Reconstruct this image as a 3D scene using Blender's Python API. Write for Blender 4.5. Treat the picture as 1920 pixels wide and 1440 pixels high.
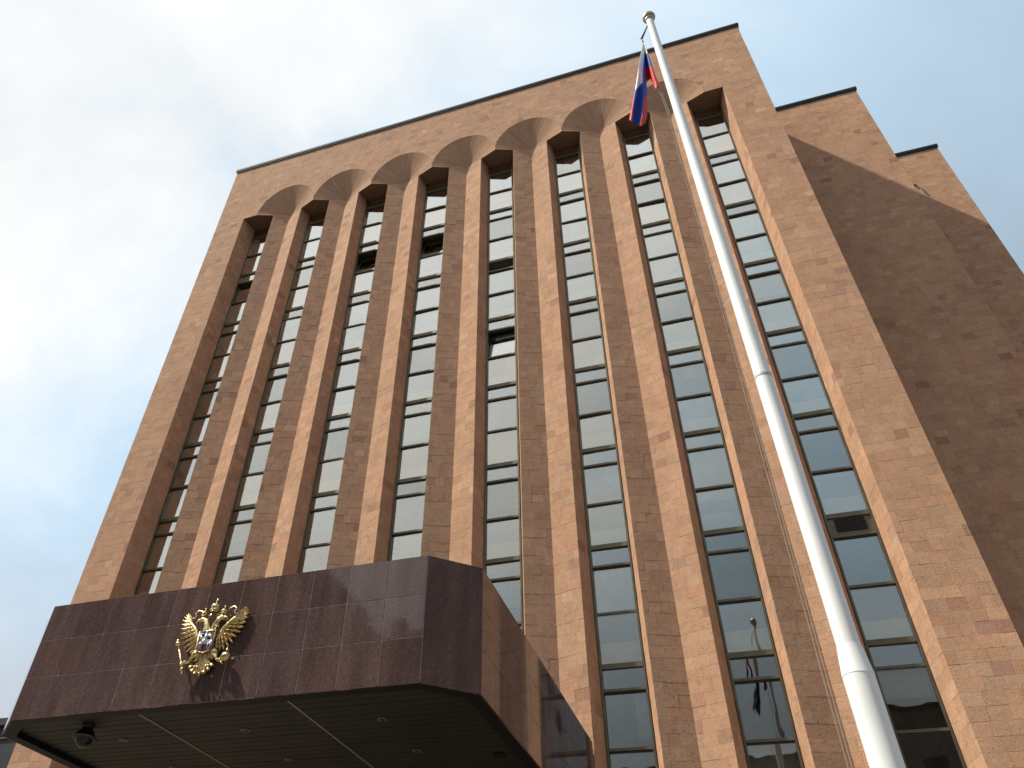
import bpy, bmesh, math, random
from mathutils import Vector, Matrix
random.seed(7)
for o in list(bpy.data.objects): bpy.data.objects.remove(o, do_unlink=True)
SC = bpy.context.scene
COL = SC.collection

# ------------------------------------------------------------------ camera
GZ = 33.0                                   # facade coordinates: z=0 at the slot heads; ground at -33
CX, CY, CZ = 17.8953, -19.0195, -31.2962 + GZ
YAW, PITCH, ROLL, FPX, PPX, PPY = -0.3769, 0.7556, 0.0596, 1498.55, -123.24, -60.07
Fv = Vector((math.sin(YAW)*math.cos(PITCH), math.cos(YAW)*math.cos(PITCH), math.sin(PITCH)))
R0 = Vector((math.cos(YAW), -math.sin(YAW), 0)); U0 = R0.cross(Fv)
Rv = R0*math.cos(ROLL) + U0*math.sin(ROLL); Uv = U0*math.cos(ROLL) - R0*math.sin(ROLL)
camd = bpy.data.cameras.new('camera'); cam = bpy.data.objects.new('camera', camd); COL.objects.link(cam)
M3 = Matrix((Rv, Uv, -Fv)).transposed()
cam.matrix_world = Matrix.Translation((CX, CY, CZ)) @ M3.to_4x4()
camd.sensor_fit = 'HORIZONTAL'; camd.sensor_width = 36.0; camd.lens = FPX/1920*36
camd.shift_x = -PPX/1920; camd.shift_y = PPY/1920
camd.clip_start = 0.1; camd.clip_end = 5000
SC.camera = cam
CAMP = Vector((CX, CY, CZ))
def ray(px, py): return (Fv + Rv*((px-960-PPX)/FPX) + Uv*((720+PPY-py)/FPX)).normalized()
def on_y(px, py, Y):
    d = ray(px, py); return CAMP + d*((Y-CY)/d.y)
def project(P):
    v = Vector(P)-CAMP; w = v.dot(Fv)
    if w < .1: return None
    return (960+PPX+FPX*v.dot(Rv)/w, 720+PPY-FPX*v.dot(Uv)/w, w)

# ------------------------------------------------------------------ sky, sun, exposure
SUN = Vector((-2.05, -1.0, 3.5)).normalized()
world = bpy.data.worlds.new('World'); SC.world = world; world.use_nodes = True
nt = world.node_tree; nt.nodes.clear()
def N(t, kind, **kw):
    n = t.nodes.new(kind)
    for k, v in kw.items():
        if k.startswith('i_'):
            key = k[2:]
            n.inputs[int(key) if key.isdigit() else key].default_value = v
        else: setattr(n, k, v)
    return n
out = N(nt, 'ShaderNodeOutputWorld'); bg = N(nt, 'ShaderNodeBackground'); bg.inputs['Strength'].default_value = 0.11
sky = N(nt, 'ShaderNodeTexSky', sky_type='NISHITA', sun_disc=False)
sky.sun_elevation = math.asin(SUN.z); sky.sun_rotation = math.atan2(SUN.x, SUN.y) % (2*math.pi)
sky.air_density = 1.0; sky.dust_density = 1.0; sky.ozone_density = 1.0
tc = N(nt, 'ShaderNodeTexCoord')
sep = N(nt, 'ShaderNodeSeparateXYZ'); nt.links.new(tc.outputs['Generated'], sep.inputs[0])
zc = N(nt, 'ShaderNodeMath', operation='MAXIMUM', i_1=0.02); nt.links.new(sep.outputs['Z'], zc.inputs[0])
za = N(nt, 'ShaderNodeMath', operation='ADD', i_1=0.22); nt.links.new(zc.outputs[0], za.inputs[0])
dx = N(nt, 'ShaderNodeMath', operation='DIVIDE'); nt.links.new(sep.outputs['X'], dx.inputs[0]); nt.links.new(za.outputs[0], dx.inputs[1])
dy = N(nt, 'ShaderNodeMath', operation='DIVIDE'); nt.links.new(sep.outputs['Y'], dy.inputs[0]); nt.links.new(za.outputs[0], dy.inputs[1])
cmb = N(nt, 'ShaderNodeCombineXYZ'); nt.links.new(dx.outputs[0], cmb.inputs[0]); nt.links.new(dy.outputs[0], cmb.inputs[1])
cmb.inputs[2].default_value = 3.7
ns = N(nt, 'ShaderNodeTexNoise'); ns.inputs['Scale'].default_value = 1.6; ns.inputs['Detail'].default_value = 7; ns.inputs['Roughness'].default_value = .55
ns.inputs['Distortion'].default_value = .35
nt.links.new(cmb.outputs[0], ns.inputs['Vector'])
dot = N(nt, 'ShaderNodeVectorMath', operation='DOT_PRODUCT'); nt.links.new(tc.outputs['Generated'], dot.inputs[0]); dot.inputs[1].default_value = SUN
# veil of cloud: thick towards the sun, thinner away from it
veil = N(nt, 'ShaderNodeMapRange'); nt.links.new(dot.outputs['Value'], veil.inputs['Value'])
for k, v in (('From Min', .56), ('From Max', .82), ('To Min', -.20), ('To Max', .24)): veil.inputs[k].default_value = v
cov = N(nt, 'ShaderNodeMath', operation='ADD'); nt.links.new(ns.outputs['Fac'], cov.inputs[0]); nt.links.new(veil.outputs[0], cov.inputs[1])
ramp = N(nt, 'ShaderNodeValToRGB'); nt.links.new(cov.outputs[0], ramp.inputs[0])
ramp.color_ramp.elements[0].position = .36; ramp.color_ramp.elements[0].color = (0, 0, 0, 1)
ramp.color_ramp.elements[1].position = .70; ramp.color_ramp.elements[1].color = (1, 1, 1, 1)
# cloud brightness: forward scattering near the sun
glow = N(nt, 'ShaderNodeMapRange', interpolation_type='SMOOTHSTEP'); nt.links.new(dot.outputs['Value'], glow.inputs['Value'])
for k, v in (('From Min', -.20), ('From Max', 1.0), ('To Min', 3.4), ('To Max', 7.5)): glow.inputs[k].default_value = v
shade = N(nt, 'ShaderNodeMapRange'); nt.links.new(ns.outputs['Fac'], shade.inputs['Value'])
for k, v in (('From Min', .3), ('From Max', .75), ('To Min', .80), ('To Max', 1.1)): shade.inputs[k].default_value = v
gm = N(nt, 'ShaderNodeMath', operation='MULTIPLY'); nt.links.new(glow.outputs[0], gm.inputs[0]); nt.links.new(shade.outputs[0], gm.inputs[1])
cc = N(nt, 'ShaderNodeVectorMath', operation='SCALE'); nt.links.new(gm.outputs[0], cc.inputs['Scale'])
tint = N(nt, 'ShaderNodeMix', data_type='RGBA'); nt.links.new(ramp.outputs[0], tint.inputs['Factor'])
tint.inputs['A'].default_value = (.66, .87, 1.10, 1); tint.inputs['B'].default_value = (.97, .99, 1.0, 1); nt.links.new(tint.outputs['Result'], cc.inputs[0])
hz = N(nt, 'ShaderNodeMapRange', interpolation_type='SMOOTHSTEP'); nt.links.new(sep.outputs['Z'], hz.inputs['Value'])      # paler, greyer haze low in the sky
for k, v in (('From Min', .20), ('From Max', .52), ('To Min', 1.0), ('To Max', 0.0)): hz.inputs[k].default_value = v
thin = N(nt, 'ShaderNodeMix', data_type='RGBA'); nt.links.new(hz.outputs[0], thin.inputs['Factor'])
thin.inputs['A'].default_value = (.78, 1.01, 1.19, 1); thin.inputs['B'].default_value = (.86, .90, .93, 1); nt.links.new(thin.outputs['Result'], tint.inputs['A'])
thick = N(nt, 'ShaderNodeMapRange'); nt.links.new(ramp.outputs[0], thick.inputs['Value']); thick.inputs['To Min'].default_value = .82; thick.inputs['To Max'].default_value = 1.0
skb = N(nt, 'ShaderNodeVectorMath', operation='SCALE'); nt.links.new(sky.outputs[0], skb.inputs[0]); skb.inputs['Scale'].default_value = 1.0
mx = N(nt, 'ShaderNodeMix', data_type='RGBA'); nt.links.new(thick.outputs[0], mx.inputs['Factor'])
nt.links.new(skb.outputs[0], mx.inputs['A']); nt.links.new(cc.outputs[0], mx.inputs['B'])
nt.links.new(mx.outputs['Result'], bg.inputs['Color']); nt.links.new(bg.outputs[0], out.inputs[0])
sl = bpy.data.lights.new('sun', 'SUN'); sl.energy = 5.0; sl.angle = math.radians(1.2); sl.color = (1.0, .945, .80)
so = bpy.data.objects.new('sun', sl); COL.objects.link(so); so.rotation_euler = SUN.to_track_quat('Z', 'Y').to_euler(); so.location = SUN*80
SC.view_settings.view_transform = 'Standard'; SC.view_settings.look = 'None'; SC.view_settings.exposure = 0.4; SC.view_settings.gamma = 1.0
SC.view_settings.use_curve_mapping = False

# ------------------------------------------------------------------ materials
MAT = {}
def mat(name):
    m = bpy.data.materials.new(name); m.use_nodes = True; t = m.node_tree; t.nodes.clear()
    o = N(t, 'ShaderNodeOutputMaterial'); b = N(t, 'ShaderNodeBsdfPrincipled'); t.links.new(b.outputs[0], o.inputs[0]); MAT[name] = m
    return m, t, b
def simple(name, col, rough=.5, metal=0, var=.12, scale=6, bump=0, spec=.5):
    m, t, b = mat(name); b.inputs['Roughness'].default_value = rough; b.inputs['Metallic'].default_value = metal
    b.inputs['Specular IOR Level'].default_value = spec
    c = N(t, 'ShaderNodeTexCoord'); n = N(t, 'ShaderNodeTexNoise'); n.inputs['Scale'].default_value = scale; n.inputs['Detail'].default_value = 5
    t.links.new(c.outputs['Object'], n.inputs['Vector'])
    r = N(t, 'ShaderNodeMapRange'); r.inputs['From Min'].default_value = .3; r.inputs['From Max'].default_value = .7
    r.inputs['To Min'].default_value = 1-var; r.inputs['To Max'].default_value = 1+var; t.links.new(n.outputs['Fac'], r.inputs['Value'])
    s = N(t, 'ShaderNodeVectorMath', operation='SCALE'); s.inputs[0].default_value = col[:3]; t.links.new(r.outputs[0], s.inputs['Scale'])
    t.links.new(s.outputs[0], b.inputs['Base Color'])
    if bump:
        bp = N(t, 'ShaderNodeBump'); bp.inputs['Strength'].default_value = bump; bp.inputs['Distance'].default_value = .02
        t.links.new(n.outputs['Fac'], bp.inputs['Height']); t.links.new(bp.outputs[0], b.inputs['Normal'])
    return m
# tuff stone: each stone carries its own tone, plus grain, pits and broad weathering
m, t, b = mat('tuff'); b.inputs['Roughness'].default_value = .92; b.inputs['Specular IOR Level'].default_value = .15
at = N(t, 'ShaderNodeAttribute', attribute_name='tone'); c = N(t, 'ShaderNodeTexCoord')
n1 = N(t, 'ShaderNodeTexNoise'); n1.inputs['Scale'].default_value = .55; n1.inputs['Detail'].default_value = 6; n1.inputs['Roughness'].default_value = .65
n2 = N(t, 'ShaderNodeTexNoise'); n2.inputs['Scale'].default_value = 7; n2.inputs['Detail'].default_value = 6; n2.inputs['Roughness'].default_value = .7
n3 = N(t, 'ShaderNodeTexNoise'); n3.inputs['Scale'].default_value = 24; n3.inputs['Detail'].default_value = 4
n4 = N(t, 'ShaderNodeTexNoise'); n4.inputs['Scale'].default_value = 2.1; n4.inputs['Detail'].default_value = 8; n4.inputs['Roughness'].default_value = .72; n4.inputs['Distortion'].default_value = .6
t.links.new(c.outputs['Object'], n4.inputs['Vector'])
for n in (n1, n2, n3): t.links.new(c.outputs['Object'], n.inputs['Vector'])
def mr(t, src, a, b_, lo, hi):
    r = N(t, 'ShaderNodeMapRange'); t.links.new(src, r.inputs['Value'])
    for k, v in (('From Min', a), ('From Max', b_), ('To Min', lo), ('To Max', hi)): r.inputs[k].default_value = v
    return r.outputs[0]
def mul(t, a, b_):
    r = N(t, 'ShaderNodeMath', operation='MULTIPLY'); t.links.new(a, r.inputs[0]); t.links.new(b_, r.inputs[1]); return r.outputs[0]
k = mul(t, mul(t, mr(t, n1.outputs['Fac'], .3, .7, .91, 1.08), mr(t, n2.outputs['Fac'], .28, .72, .87, 1.11)), mul(t, mr(t, n3.outputs['Fac'], .30, .40, .60, 1.0), mr(t, n4.outputs['Fac'], .28, .72, .91, 1.08)))
s = N(t, 'ShaderNodeVectorMath', operation='SCALE'); t.links.new(at.outputs['Color'], s.inputs[0]); t.links.new(k, s.inputs['Scale'])
t.links.new(s.outputs[0], b.inputs['Base Color'])
bp = N(t, 'ShaderNodeBump'); bp.inputs['Strength'].default_value = .5; bp.inputs['Distance'].default_value = .012
ad = N(t, 'ShaderNodeMath', operation='ADD'); t.links.new(n2.outputs['Fac'], ad.inputs[0]); t.links.new(n3.outputs['Fac'], ad.inputs[1])
t.links.new(ad.outputs[0], bp.inputs['Height']); t.links.new(bp.outputs[0], b.inputs['Normal'])
# polished dark red granite with dull film and faint run marks
m, t, b = mat('granite'); b.inputs['Specular IOR Level'].default_value = .5; b.inputs['IOR'].default_value = 1.52
c = N(t, 'ShaderNodeTexCoord'); v = N(t, 'ShaderNodeTexVoronoi'); v.inputs['Scale'].default_value = 70; t.links.new(c.outputs['Object'], v.inputs['Vector'])
sp = N(t, 'ShaderNodeSeparateColor'); t.links.new(v.outputs['Color'], sp.inputs[0])
mp = N(t, 'ShaderNodeMapping'); mp.inputs['Scale'].default_value = (3.0, 3.0, .5); t.links.new(c.outputs['Object'], mp.inputs[0])
nr = N(t, 'ShaderNodeTexNoise'); nr.inputs['Scale'].default_value = 1.4; nr.inputs['Detail'].default_value = 6; t.links.new(mp.outputs[0], nr.inputs['Vector'])
at = N(t, 'ShaderNodeAttribute', attribute_name='tone')
k = mul(t, mr(t, sp.outputs[0], 0, 1, .7, 1.35), mr(t, nr.outputs['Fac'], .35, .7, .85, 1.35))
s = N(t, 'ShaderNodeVectorMath', operation='SCALE'); t.links.new(at.outputs['Color'], s.inputs[0]); t.links.new(k, s.inputs['Scale'])
t.links.new(s.outputs[0], b.inputs['Base Color']); t.links.new(mr(t, nr.outputs['Fac'], .35, .75, .03, .09), b.inputs['Roughness'])
mside = MAT['granite'].copy(); mside.name = 'granite_side'; MAT['granite_side'] = mside  # same granite with a lower refractive index, so side slabs mirror less
for n_ in mside.node_tree.nodes:
    if n_.type == 'BSDF_PRINCIPLED': n_.inputs['IOR'].default_value = 1.27
# coated window glass: strong mirror of the sky, dim view of the room
m = bpy.data.materials.new('glass'); m.use_nodes = True; MAT['glass'] = m; t = m.node_tree; t.nodes.clear()
o = N(t, 'ShaderNodeOutputMaterial'); mixs = N(t, 'ShaderNodeMixShader'); tr = N(t, 'ShaderNodeBsdfTransparent'); gl = N(t, 'ShaderNodeBsdfGlossy')
tr.inputs[0].default_value = (.84, .84, .78, 1); gl.inputs[0].default_value = (.95, .96, .93, 1); gl.inputs['Roughness'].default_value = .012
lw = N(t, 'ShaderNodeLayerWeight'); lw.inputs['Blend'].default_value = .5
t.links.new(mr(t, lw.outputs['Facing'], 0, .8, .05, .97), mixs.inputs[0])
c = N(t, 'ShaderNodeTexCoord'); nn = N(t, 'ShaderNodeTexNoise'); nn.inputs['Scale'].default_value = 1.1; nn.inputs['Detail'].default_value = 2
t.links.new(c.outputs['Object'], nn.inputs['Vector'])
bp = N(t, 'ShaderNodeBump'); bp.inputs['Strength'].default_value = .18; bp.inputs['Distance'].default_value = .02
t.links.new(nn.outputs['Fac'], bp.inputs['Height']); t.links.new(bp.outputs[0], gl.inputs['Normal'])
t.links.new(tr.outputs[0], mixs.inputs[1]); t.links.new(gl.outputs[0], mixs.inputs[2]); t.links.new(mixs.outputs[0], o.inputs[0])
for nm_, cg, lo_ in (('glass_clear', (.93, .94, .92, 1), .045), ('glass_warm', (.96, .93, .87, 1), .075), ('glass_dim', (.82, .82, .79, 1), .04), ('glass_pale', (.97, .96, .93, 1), .085)):
    gm_ = MAT['glass'].copy(); gm_.name = nm_; MAT[nm_] = gm_
    for n_ in gm_.node_tree.nodes:
        if n_.type == 'BSDF_GLOSSY': n_.inputs[0].default_value = cg
        if n_.type == 'MAP_RANGE': n_.inputs['To Min'].default_value = lo_
simple('mortar', (.38, .225, .14), .95, var=.32, scale=2.6, bump=.3)
simple('bronze', (.115, .096, .060), .42, .55, .2, 3)
simple('bronze_dark', (.05, .042, .028), .5, .3, .2, 3)
simple('louver_black', (.02, .018, .015), .5)
simple('coping', (.008, .013, .017), .7, 0, .2, 2, spec=.2)
simple('room', (.10, .095, .085), .9)
simple('parapet', (.78, .66, .46), .9, var=.25, scale=1.5)
simple('blind', (.55, .50, .40), .85, var=.1)
simple('blind_grey', (.34, .33, .30), .85, var=.15)
simple('grout', (.36, .29, .275), .9, var=.3, scale=4)
simple('trim_dark', (.006, .0055, .005), .6, spec=.2)
simple('soffit_slat', (.020, .019, .012), .6, 0, .22, 1.2, spec=.25)
simple('soffit_gap', (.03, .028, .022), .9)
simple('cover_metal', (.17, .165, .14), .5)
simple('strip_metal', (.62, .60, .55), .4, .4)
simple('gold', (.66, .50, .26), .36, 1, .4, 16, .35)
simple('gold_dark', (.36, .24, .09), .4, 1, .2, 20)
simple('silver', (.56, .57, .60), .4, .5, .1, 30)
simple('shield_red', (.16, .06, .065), .35, .2, .3, 14)
simple('shield_blue', (.03, .07, .22), .4)
simple('pole_white', (.75, .765, .78), .45, 0, .05, 2)
simple('pole_seam', (.45, .46, .48), .5)
simple('ball_metal', (.42, .38, .31), .38, .5, .1, 6)
simple('flag_white', (.86, .88, .94), .8, var=.04)
simple('flag_blue', (.015, .07, .42), .75, var=.08)
simple('flag_red', (.58, .014, .02), .75, var=.08)
simple('rope', (.30, .22, .17), .9)
simple('arm_metal', (.12, .12, .12), .4, .6)
simple('camera_black', (.008, .009, .010), .5, spec=.25)
simple('camera_dome', (.006, .006, .007), .08, spec=.3)
simple('lamp_ring', (.20, .18, .14), .4, .5)
simple('lamp_core', (.015, .015, .013), .3)
simple('asphalt', (.05, .048, .047), .9, var=.3, scale=.7, bump=.3)
simple('paving', (.19, .175, .16), .88, var=.2, scale=.8, bump=.2)
simple('dark_cladding', (.018, .021, .026), .55, .1, .35, .8)
simple('dark_seam', (.06, .065, .07), .5)
simple('opp_wall', (.17, .145, .125), .9, var=.2, scale=.3)
simple('blocker_wall', (.085, .07, .065), .9, var=.1, scale=.3)
simple('opp_roof', (.07, .06, .055), .9)
simple('opp_glass', (.02, .024, .028), .1)

# ------------------------------------------------------------------ mesh helpers
class MB:
    def __init__(self): self.v = []; self.f = []; self.c = []; self.mi = []
    def face(self, pts, col=None, mi=0):
        i = len(self.v); self.v += [tuple(p) for p in pts]; self.f.append(tuple(range(i, i+len(pts)))); self.c.append(col); self.mi.append(mi)
    def box(self, a, b, col=None, mi=0):
        (x0, y0, z0), (x1, y1, z1) = a, b
        P = [(x0,y0,z0),(x1,y0,z0),(x1,y1,z0),(x0,y1,z0),(x0,y0,z1),(x1,y0,z1),(x1,y1,z1),(x0,y1,z1)]
        i = len(self.v); self.v += P
        for q in ((0,3,2,1),(4,5,6,7),(0,1,5,4),(1,2,6,5),(2,3,7,6),(3,0,4,7)): self.f.append(tuple(i+k for k in q)); self.c.append(col); self.mi.append(mi)
    def grid(self, rows, col=None, mi=0, close=False, flip=False):
        i = len(self.v); n = len(rows[0])
        for r in rows: self.v += [tuple(p) for p in r]
        for a in range(len(rows)-1):
            for b_ in range(n if close else n-1):
                c_ = (b_+1) % n
                q = (i+a*n+b_, i+a*n+c_, i+(a+1)*n+c_, i+(a+1)*n+b_)
                self.f.append(q[::-1] if flip else q); self.c.append(col); self.mi.append(mi)
    def tube(self, pts, rad, n=8, caps=True, col=None, mi=0, flat=1.0):
        pts = [Vector(p) for p in pts]; R = rad if isinstance(rad, (list, tuple)) else [rad]*len(pts); rows = []
        ref = Vector((0, 1, 0)) if flat != 1.0 else Vector((.31, .22, .93)).normalized()
        for k, p in enumerate(pts):
            d = (pts[min(k+1, len(pts)-1)]-pts[max(k-1, 0)]).normalized()
            a = d.cross(ref)
            if a.length < 1e-4: a = d.cross(Vector((1, 0, 0)))
            a.normalize(); b_ = d.cross(a).normalized()
            rows.append([p + a*math.cos(2*math.pi*q/n)*R[k] + b_*math.sin(2*math.pi*q/n)*R[k]*flat for q in range(n)])
        i = len(self.v); self.grid(rows, col, mi, True)
        if caps:
            m_ = len(rows)
            self.f.append(tuple(i+q for q in range(n))[::-1]); self.c.append(col); self.mi.append(mi)
            self.f.append(tuple(i+(m_-1)*n+q for q in range(n))); self.c.append(col); self.mi.append(mi)
    def lathe(self, prof, center, n=24, mi=0):
        cx, cy, cz = center
        self.grid([[(cx+r*math.cos(2*math.pi*q/n), cy+r*math.sin(2*math.pi*q/n), cz+z) for q in range(n)] for r, z in prof], None, mi, True, flip=False)
    def ball(self, c, r, nu=12, nv=8, mi=0, col=None):
        rx, ry, rz = r if isinstance(r, (list, tuple)) else (r, r, r)
        self.grid([[(c[0]+rx*math.sin(math.pi*a/nv)*math.cos(2*math.pi*q/nu), c[1]+ry*math.sin(math.pi*a/nv)*math.sin(2*math.pi*q/nu), c[2]-rz*math.cos(math.pi*a/nv)) for q in range(nu)] for a in range(nv+1)], col, mi, True)
    def build(self, name, mats, parent=None, smooth=False, weld=False, recalc=False):
        me = bpy.data.meshes.new(name); me.from_pydata(self.v, [], self.f)
        if not isinstance(mats, (list, tuple)): mats = [mats]
        for m_ in mats: me.materials.append(MAT[m_])
        if len(mats) > 1: me.polygons.foreach_set('material_index', self.mi)
        if any(c_ is not None for c_ in self.c):
            at_ = me.color_attributes.new('tone', 'FLOAT_COLOR', 'CORNER'); buf = []
            for f_, c_ in zip(self.f, self.c):
                c_ = c_ or (.3, .2, .13); buf += [c_[0], c_[1], c_[2], 1.0]*len(f_)
            at_.data.foreach_set('color', buf)
        if weld or recalc:
            bm = bmesh.new(); bm.from_mesh(me)
            if weld: bmesh.ops.remove_doubles(bm, verts=bm.verts, dist=1e-5)
            bmesh.ops.recalc_face_normals(bm, faces=bm.faces); bm.to_mesh(me); bm.free()
        if smooth: me.polygons.foreach_set('use_smooth', [True]*len(me.polygons))
        me.update(); ob = bpy.data.objects.new(name, me); COL.objects.link(ob)
        if parent: ob.parent = parent
        return ob
def inst(name, me, parent, loc, rot=None):
    ob = bpy.data.objects.new(name, me); COL.objects.link(ob); ob.parent = parent; ob.location = loc
    if rot: ob.rotation_euler = rot
    return ob
def empty(name, label, cat, loc=(0, 0, 0), group=None):
    e = bpy.data.objects.new(name, None); COL.objects.link(e); e.location = loc; e.empty_display_size = .3
    e['label'] = label; e['category'] = cat
    if group: e['group'] = group
    return e
def tag(o, label, cat, group=None):
    o['label'] = label; o['category'] = cat
    if group: o['group'] = group
    return o

# ------------------------------------------------------------------ ground
g = MB(); g.face([(-1500, -1500, 0), (1500, -1500, 0), (1500, 1500, 0), (-1500, 1500, 0)]); gr = g.build('ground', 'asphalt'); gr['kind'] = 'structure'
g = MB(); g.box((-14, -26, -.1), (50, -.02, .13)); pv = g.build('pavement', 'paving'); pv['kind'] = 'structure'

# ------------------------------------------------------------------ building dimensions (facade coordinates)
S = 3.0371; XL, XR, H = -2.2702, 23.4932, 4.676
HW, HG, D, G = .751, .5543, .53, .85
E_ = D*HW/(S/2); RA = 1.7695
D1, W1, D2, W2 = 4.877, 28.50, 9.366, 32.334
ZB = -GZ
COURSE = .285
def Z(z): return z+GZ
bld = empty('office_building', 'tall brown tuff stone office building with eight tall window slots under scalloped arches', 'building')
BASE = (.450, .264, .169)
def tone(rng, dark=.035):
    k = rng.gauss(1, .05); h = rng.gauss(0, .022); r = rng.random()
    c_ = [BASE[0]*k*(1+h*.25), BASE[1]*k*(1-h), BASE[2]*k*(1-h*1.6)]
    if r < dark: q = rng.uniform(.74, .92); c_ = [c_[0]*q, c_[1]*q*rng.uniform(.9, 1.02), c_[2]*q*rng.uniform(.9, 1.1)]
    elif r < dark+.04: q = rng.uniform(1.05, 1.14); c_ = [x*q for x in c_]
    return tuple(c_)
def arch_z(x):
    i = math.floor(x/S)
    if i < 0 or i > 6: return 0.0
    u = (x-(i+.5)*S)/(S/2)
    return RA*math.sqrt(max(0, 1-u*u))
STONES = []         # (polygons, tone, outer face) for one stone
JO = .0015
def add_stone(face3, nrm, col):
    STONES.append((face3, nrm, col))
rng = random.Random(11)
def clad(P0, P1, z0, z1, arch=False, wmin=.24, wmax=.46, store=None, dark=.035):
    """stones laid in courses on the vertical facet P0->P1 (outside lies on the right of P0->P1 seen from above)"""
    a = Vector((P0[0], P0[1], 0)); b_ = Vector((P1[0], P1[1], 0)); L = (b_-a).length; t_ = (b_-a)/L; n_ = Vector((t_.y, -t_.x, 0))
    i0 = math.floor((z0-ZB)/COURSE); i1 = math.ceil((z1-ZB)/COURSE)
    for i in range(i0, i1):
        za, zb = max(z0, ZB+i*COURSE), min(z1, ZB+(i+1)*COURSE)
        if zb-za < .02: continue
        cuts = [0.0]; x = rng.uniform(.1, wmax)
        while x < L-.1: cuts.append(x); x += rng.uniform(wmin, wmax)
        cuts.append(L)
        for u0, u1 in zip(cuts, cuts[1:]):
            pr = rng.uniform(.001, .006); col = tone(rng, dark)
            ua, ub, va, vb = u0+JO, u1-JO, za+JO, zb-JO
            def P(u, z): 
                q = a + t_*u + n_*pr; return (q.x, q.y, Z(z))
            if not arch:
                store.append(([P(ua, va), P(ub, va), P(ub, vb), P(ua, vb)], n_, col)); continue
            xs = [ua+(ub-ua)*q/10 for q in range(11)]
            low = [max(va, arch_z(a.x+q)+.004) for q in xs]
            run = []
            for q in range(12):
                if q < 11 and low[q] < vb-.004: run.append(q); continue
                if len(run) > 1:
                    poly = [P(xs[w], low[w]) for w in run]
                    if all(low[w] == va for w in run): poly = [poly[0], poly[-1]]
                    poly += [P(xs[run[-1]], vb), P(xs[run[0]], vb)]
                    store.append((poly, n_, col))
                run = []
def stone_mesh(mb, st):
    poly, n_, col = st
    mb.face(poly, col)
    back = [(p[0]-n_.x*.02, p[1]-n_.y*.02, p[2]) for p in poly]
    k = len(poly)
    for q in range(k):
        w = (q+1) % k; mb.face([poly[w], poly[q], back[q], back[w]], col)
facets = []         # (P0,P1,z0,z1)
main_st = []; wing_st = []
facets.append(((XL, 0), (-HW, 0), ZB, 0.0)); facets.append(((7*S+HW, 0), (XR, 0), ZB, 0.0))
for i in range(7):
    facets.append((((i)*S+HW, E_), ((i+.5)*S, D), ZB, 0.0)); facets.append(((i+.5)*S and ((i+.5)*S, D), ((i+1)*S-HW, E_), ZB, 0.0))
for i in range(8):
    el = 0 if i == 0 else E_; er = 0 if i == 7 else E_
    facets.append(((i*S-HW, el), (i*S-HG, G+.05), ZB, 0.0)); facets.append(((i*S+HG, G+.05), (i*S+HW, er), ZB, 0.0))
for P0, P1, z0, z1 in facets:
    clad(P0, P1, z0, z1, store=main_st)
clad((XL, 0), (XR, 0), 0.0, H, arch=True, store=main_st)
clad((XR-.3, D1), (W1, D1), ZB, H, store=wing_st, dark=.045); clad((W1-.3, D2), (W2, D2), ZB, H, store=wing_st, dark=.045)
clad((XR, 0), (XR, D1), ZB, H, store=wing_st); clad((W1, D1), (W1, D2), ZB, H, store=wing_st)
clad((W2, D2), (W2, D2+8), ZB, H, store=wing_st); clad((XL, 20), (XL, 0), ZB, H, store=main_st)

# backing wall behind the stones (mortar), roof, side and back walls
bk = MB(); OFF = .012
def backing(mb, P0, P1, z0, z1):
    a = Vector((P0[0], P0[1], 0)); b_ = Vector((P1[0], P1[1], 0)); t_ = (b_-a).normalized(); n_ = Vector((t_.y, -t_.x, 0))*OFF
    a, b_ = a-n_, b_-n_
    mb.face([(a.x, a.y, Z(z0)), (b_.x, b_.y, Z(z0)), (b_.x, b_.y, Z(z1)), (a.x, a.y, Z(z1))])
for P0, P1, z0, z1 in facets: backing(bk, P0, P1, z0, z1)
# wall above the slots as a grid cut by the arches
xs = [XL, -HW*.5] + [i*S/24 for i in range(0, 24*7+1)] + [7*S+HW*.5, XR]
for x0, x1 in zip(xs, xs[1:]):
    bk.face([(x0, OFF, Z(arch_z(x0))), (x1, OFF, Z(arch_z(x1) if x1 < 7*S+.001 else 0)), (x1, OFF, Z(H)), (x0, OFF, Z(H))])
bk.face([(XL+OFF, 20, Z(ZB)), (XL+OFF, 0, Z(ZB)), (XL+OFF, 0, Z(H)), (XL+OFF, 20, Z(H))])
bk.box((XL+.02, 2.6, Z(ZB)), (XR-.02, 20, Z(H-.02)))
bk.box((XL+.02, OFF+.01, Z(H-.3)), (XR-.02, 2.6, Z(H-.02)))
fac = bk.build('facade_wall', 'mortar', bld)
# slot soffits in stone
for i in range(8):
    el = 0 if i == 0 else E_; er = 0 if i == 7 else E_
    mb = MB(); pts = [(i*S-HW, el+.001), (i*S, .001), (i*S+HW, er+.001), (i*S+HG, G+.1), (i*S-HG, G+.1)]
    cS = tuple(q*.42 for q in tone(rng, 0))      # stone tone darkened: shade under the slot head put into the colour
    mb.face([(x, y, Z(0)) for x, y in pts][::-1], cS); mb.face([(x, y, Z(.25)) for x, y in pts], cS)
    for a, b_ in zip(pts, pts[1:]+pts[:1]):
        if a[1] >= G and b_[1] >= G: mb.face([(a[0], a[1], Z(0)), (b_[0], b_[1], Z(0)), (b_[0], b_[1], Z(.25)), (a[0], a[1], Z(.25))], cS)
    mb.build('slot_soffit', 'tuff', bld)
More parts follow.
